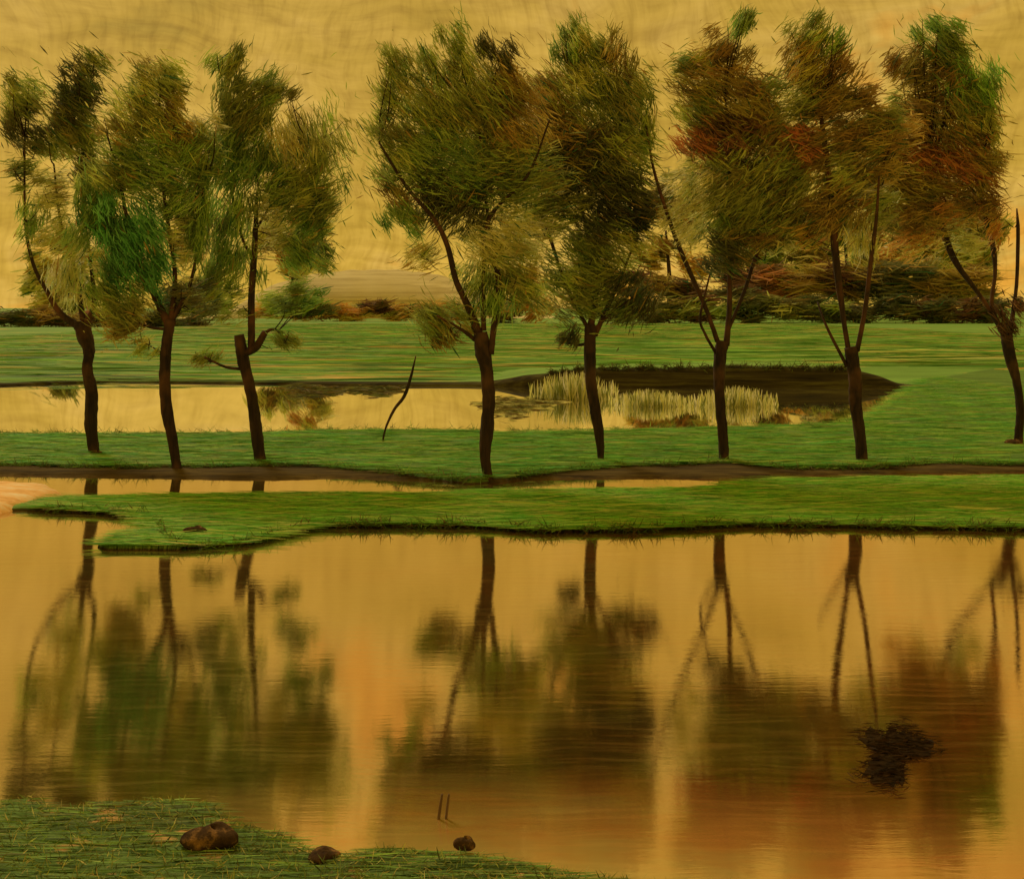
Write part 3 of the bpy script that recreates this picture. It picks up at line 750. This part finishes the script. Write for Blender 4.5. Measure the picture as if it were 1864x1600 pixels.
def weed(x, y, rx, ry, label, cols, n=700, lift=0.01, name='weed_patch', thick=0.02, leaf=(26, 2.4), group='floating weed patches', mat_r=0.8):
    d0 = dist(y)
    a = rng.uniform(0, 2 * math.pi, n); r = np.minimum(1.15, np.sqrt(rng.random(n)) * np.exp(rng.normal(size=n) * .16))
    edge = 1 + .3 * np.sin(2 * a + x) + .28 * np.sin(3 * a + y) + .2 * np.sin(5 * a + x * 2)
    X = x + np.cos(a) * r * rx * edge; Yp = y + np.sin(a) * r * ry * edge
    dep = F * H / (Yp - HY)
    pos = np.stack([(X - CX) / F * dep, dep, lift + rng.random(n) * thick * np.clip(1 - r * .8, 0, 1)], 1)
    an = rng.normal(size=n) * 0.5
    di = np.stack([np.cos(an), np.sin(an), rng.normal(size=n) * .08], 1); di /= np.linalg.norm(di, axis=1, keepdims=True)
    v, q = blades(pos, di, leaf[0] * d0 / F * rng.uniform(.6, 1.4, n), leaf[1] * d0 / F * rng.uniform(.6, 1.4, n), 0.05)
    pal = np.array([own(*PAL[c]) for c in cols])
    c = pal[rng.integers(0, len(cols), n)] * np.exp(rng.normal(size=(n, 1)) * .25)
    loc = P(x, y, d0); loc.z = 0
    tint = np.repeat(np.clip(c, 0, .8), 6, 0)
    # the matted sheet the loose stems lie on
    k = 56
    aa = np.linspace(0, 2 * math.pi, k, endpoint=False)
    ee = 1 + .3 * np.sin(2 * aa + x) + .28 * np.sin(3 * aa + y) + .2 * np.sin(5 * aa + x * 2)
    rr = mat_r * ee * (1 + .12 * rng.normal(size=k))
    mx_, my_ = x + np.cos(aa) * rr * rx, y + np.sin(aa) * rr * ry
    md = F * H / (my_ - HY)
    ring = np.stack([(mx_ - CX) / F * md, md, np.full(k, .006)], 1)
    cen = np.array([[loc.x, loc.y, .012]])
    midr = (ring + cen) / 2; midr[:, 2] = .011
    o0 = len(v)
    ii = np.arange(k); jj = (ii + 1) % k
    q = np.concatenate([q, np.stack([o0 + ii, o0 + jj, o0 + k + jj, o0 + k + ii], 1), np.stack([o0 + k + ii, o0 + k + jj, np.full(k, o0 + 2 * k), np.full(k, o0 + 2 * k)], 1)[:0]])
    q = np.concatenate([q, np.array([[o0 + k + a_, o0 + k + (a_ + 1) % k, o0 + k + (a_ + 2) % k, o0 + 2 * k] for a_ in range(0, k, 2)])])
    v = np.concatenate([v, ring, midr, cen])
    tint = np.concatenate([tint, np.clip(np.repeat(pal.mean(0)[None], 2 * k + 1, 0) * np.exp(rng.normal(size=(2 * k + 1, 1)) * .2), 0, .8)])
    return tag(link(name, v, q, M_leaf, None, loc, tint=tint), label, 'water weed', group)
weed(573, 712, 44, 13, "brown weed patch floating in the pale ditch, left of the other one", ['ol', 'br', 'dk'], 420)
weed(694, 708, 46, 13, "brown weed patch floating in the pale ditch, beside the thin sapling", ['ol', 'br', 'dk'], 420)
weed(945, 738, 60, 18, "wide olive weed patch in the ditch just right of the largest willow's trunk", ['ol', 'br', 'lt'], 600)
weed(1625, 1372, 66, 50, "dark ragged clump of weed lying on the pond at lower right", ['wk', 'wd', 'wk', 'wd'], 620, thick=0.03, leaf=(20, 2.4), mat_r=0.85)

# ------------------------------------------------------------------ stones, stake
def stone(x, y, w, h, label, zb=0.0, mat=M_stone):
    d0 = dist(y, zb)
    c = P(x, y, d0)
    rx, rz = w * .5 * d0 / F, h * d0 / F
    V, n, k = [], 18, 10
    s = random.uniform(0, 9)
    for j in range(k + 1):
        th = math.pi * j / k
        for i in range(n):
            a = 2 * math.pi * i / n
            q = 1 + .12 * math.sin(2 * a + s + th) + .10 * math.sin(3 * a - 2 * th + s) + random.uniform(-.04, .04)
            V.append((rx * q * math.sin(th) * math.cos(a), rx * .8 * q * math.sin(th) * math.sin(a), rz * (.22 + .40 * math.cos(th) * q)))
    f = [(j * n + i, j * n + (i + 1) % n, (j + 1) * n + (i + 1) % n, (j + 1) * n + i) for j in range(k) for i in range(n)]
    V = [(a + c.x, b + c.y, e + c.z) for a, b, e in V]
    return tag(link('stone', V, f, mat, None, c, smooth=True), label, 'stone', 'loose stones and clods')
stone(845, 1542, 36, 30, "small round dark brown stone at the water's edge, bottom centre", 0.03)
stone(382, 1536, 92, 52, "large brown clod with an orange top on the near grass", 0.06)
stone(588, 1562, 60, 26, "flat brown clod at the edge of the near grass, right of the large one", 0.04)
stone(355, 968, 38, 16, "small black stone on the grass tongue at the left of the pond", 0.08)
stone(176, 828, 22, 11, "black stone at the foot of the leftmost willow", 0.1)
stone(1846, 810, 30, 16, "black stone at the foot of the rightmost willow", 0.1)

d0 = dist(1490)
loc = P(800, 1490, d0)
st = empty('broken_stake', loc, "short broken stake of two splinters standing in the shallow water, bottom centre", 'stake')
for x0, x1, r in ((797, 805, 2.6), (811, 817, 2.4)):
    v, f = tube([(*P(x0, 1500, d0), r * d0 / F), (*P((x0 + x1) / 2, 1470, d0), r * d0 / F), (*P(x1, 1445, d0), r * .8 * d0 / F)], 8, 4, 0.12)
    link('splinter', v, f, M_weathered, st, loc, smooth=True)

# ------------------------------------------------------------------ grass growing on the banks
def grass(name, xs, ys, zf, n, h, w, cols, lean, flat=0.0, gain=1.0):
    X = rng.uniform(*xs, n); u = rng.random(n)
    y0, y1 = ys(X)
    Y = y0 + (y1 - y0) * u
    Z = zf(X, Y)
    ok = Z > 0.0
    X, Y, Z = X[ok], Y[ok], Z[ok]; n = len(X)
    L = h * rng.uniform(.5, 1.4, n)
    di = np.stack([lean * rng.normal(size=n) + flat * rng.choice([-1, 1], n), 0.4 * rng.normal(size=n) * lean, np.ones(n) * (1 - .8 * min(1, flat)) * (1 if flat < 1 else rng.normal(size=n) * .5 * min(1, 0.8 / h))], 1)
    di /= np.linalg.norm(di, axis=1, keepdims=True)
    pos = np.stack([X, Y, Z + np.minimum(np.abs(di[:, 2]) * L * .45, 0.05) + (0.012 * rng.random(n) if flat > 1 else 0)], 1)
    v, q = blades(pos, di, L, w * rng.uniform(.6, 1.4, n), 0.08 if flat < 1 else 0.012, up=flat > 1)
    pal = np.array([own(*c) for c in cols])
    c = pal[rng.integers(0, len(cols), n)] * np.exp(rng.normal(size=(n, 1)) * .22) * gain
    return tag(link(name, v, q, M_leaf, None, None, tint=np.repeat(np.clip(c, 0, .8), 6, 0)), kind='stuff')
GC = [(85, 105, 20), (101, 124, 26), (121, 138, 34), (70, 89, 18), (138, 126, 42), (78, 116, 24)]
bf, bb = curve_fn(B_FRONT, 0), curve_fn(B_BACK, 0)
grass('grass', (-6.9, 9), lambda x: (bf(x) + .02, bb(x) - .08), lambda x, y: np.full(len(x), 0.055), 30000, 0.8, 0.016, GC, 0.10, 3.0, 2.4)
sf, sb = curve_fn(S_FRONT, 0.1), curve_fn(S_BACK, 0.1)
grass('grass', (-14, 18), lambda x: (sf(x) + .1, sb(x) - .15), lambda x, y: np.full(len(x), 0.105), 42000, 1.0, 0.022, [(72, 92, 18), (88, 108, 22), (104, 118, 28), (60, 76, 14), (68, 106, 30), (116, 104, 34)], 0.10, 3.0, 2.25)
def nz(x, y):
    e = NB(x) - y
    return np.where(e > 0.03, 0.05 * np.clip(e / 0.15, 0, 1) ** 0.7 + 0.03 * np.clip(e - .3, 0, 3), -1)
grass('grass', (-4, 4), lambda x: (np.full(len(x), 4.6), NB(x)), nz, 17000, 0.055, 0.006, [(74, 68, 18), (94, 86, 22), (112, 100, 28), (62, 58, 16), (136, 108, 40), (80, 86, 24)], 0.8, 0.5, 2.1)

mf = curve_fn([(-1200, 704), (0, 702), (200, 692), (540, 702), (860, 699), (1000, 682), (1100, 660), (1560, 660), (1700, 700), (2400, 720)], 0)
grass('grass', (-50, 50), lambda x: (mf(x * .5) + .3, np.full(len(x), 190.0)), lambda x, y: np.where(np.abs(x) < y * .6, 0.11, -1), 16000, 6.0, 0.10,
      [(76, 90, 18), (94, 118, 26), (108, 130, 32), (128, 136, 44), (66, 84, 20), (176, 130, 46)], 0.03, 3.0, 1.45)

def spit_z(x, y):
    return np.where((x > -5.1) & (x < -4.0), 0.06, -1)
tf, tb = curve_fn([(150, 992), (195, 1003), (330, 1003), (350, 1003)], 0), curve_fn([(150, 988), (200, 974), (300, 974), (350, 974)], 0)
grass('grass', (-5.1, -4.0), lambda x: (tf(x) + .04, tb(x) - .02), spit_z, 900, 0.5, 0.014, GC, 0.10, 3.0, 1.9)

grass('grass', (-4, 4), lambda x: (np.full(len(x), 4.9), NB(x)), nz, 6000, 0.26, 0.009, [(66, 74, 18), (80, 90, 22), (94, 100, 28), (58, 62, 16), (84, 78, 24)], 0.15, 3.0, 2.2)
# ragged grass hanging over the shore lines
def fringe(fn, xs, z, n, h, cols, gain, zf=None):
    X = rng.uniform(*xs, n)
    X = X[np.sin(X * 5.3) + np.sin(X * 13.1 + 1) + rng.normal(size=n) > -.2]; n = len(X)
    Y = fn(X) + rng.uniform(-.02, .12, n)
    di = np.stack([rng.normal(size=n) * .8, -np.abs(rng.normal(size=n)) * .8, rng.normal(size=n) * .35 + .15], 1)
    di /= np.linalg.norm(di, axis=1, keepdims=True)
    L = h * rng.uniform(.4, 1.4, n)
    pos = np.stack([X, Y, (zf(X) if zf else z) + di[:, 2] * L * .4], 1)
    v, q = blades(pos, di, L, np.full(n, .03 if zf else .012), 0.12)
    pal = np.array([own(*c) for c in cols])
    c = pal[rng.integers(0, len(cols), n)] * np.exp(rng.normal(size=(n, 1)) * .25) * gain
    tag(link('grass', v, q, M_leaf, None, None, tint=np.repeat(np.clip(c, 0, .8), 6, 0)), kind='stuff')
fringe(bf, (-6.9, 9), 0.05, 7000, 0.17, [(70, 80, 18), (92, 104, 22), (84, 62, 20), (60, 62, 16)], 1.7)
fringe(sf, (-12, 12), 0.09, 6000, 0.20, [(70, 80, 18), (90, 100, 22), (84, 62, 20)], 1.7)
px_ = (1000 - CX) / F * 41
fringe(lambda x: PF(x) + .3, (px_, 12.6), 0.0, 2600, 0.34, [(62, 60, 16), (84, 80, 20), (70, 50, 16)], 1.5, PH)
fringe(lambda x: sb(x), (-14, 9), 0.11, 4000, 0.22, [(70, 80, 18), (90, 100, 22), (110, 90, 30)], 1.7)
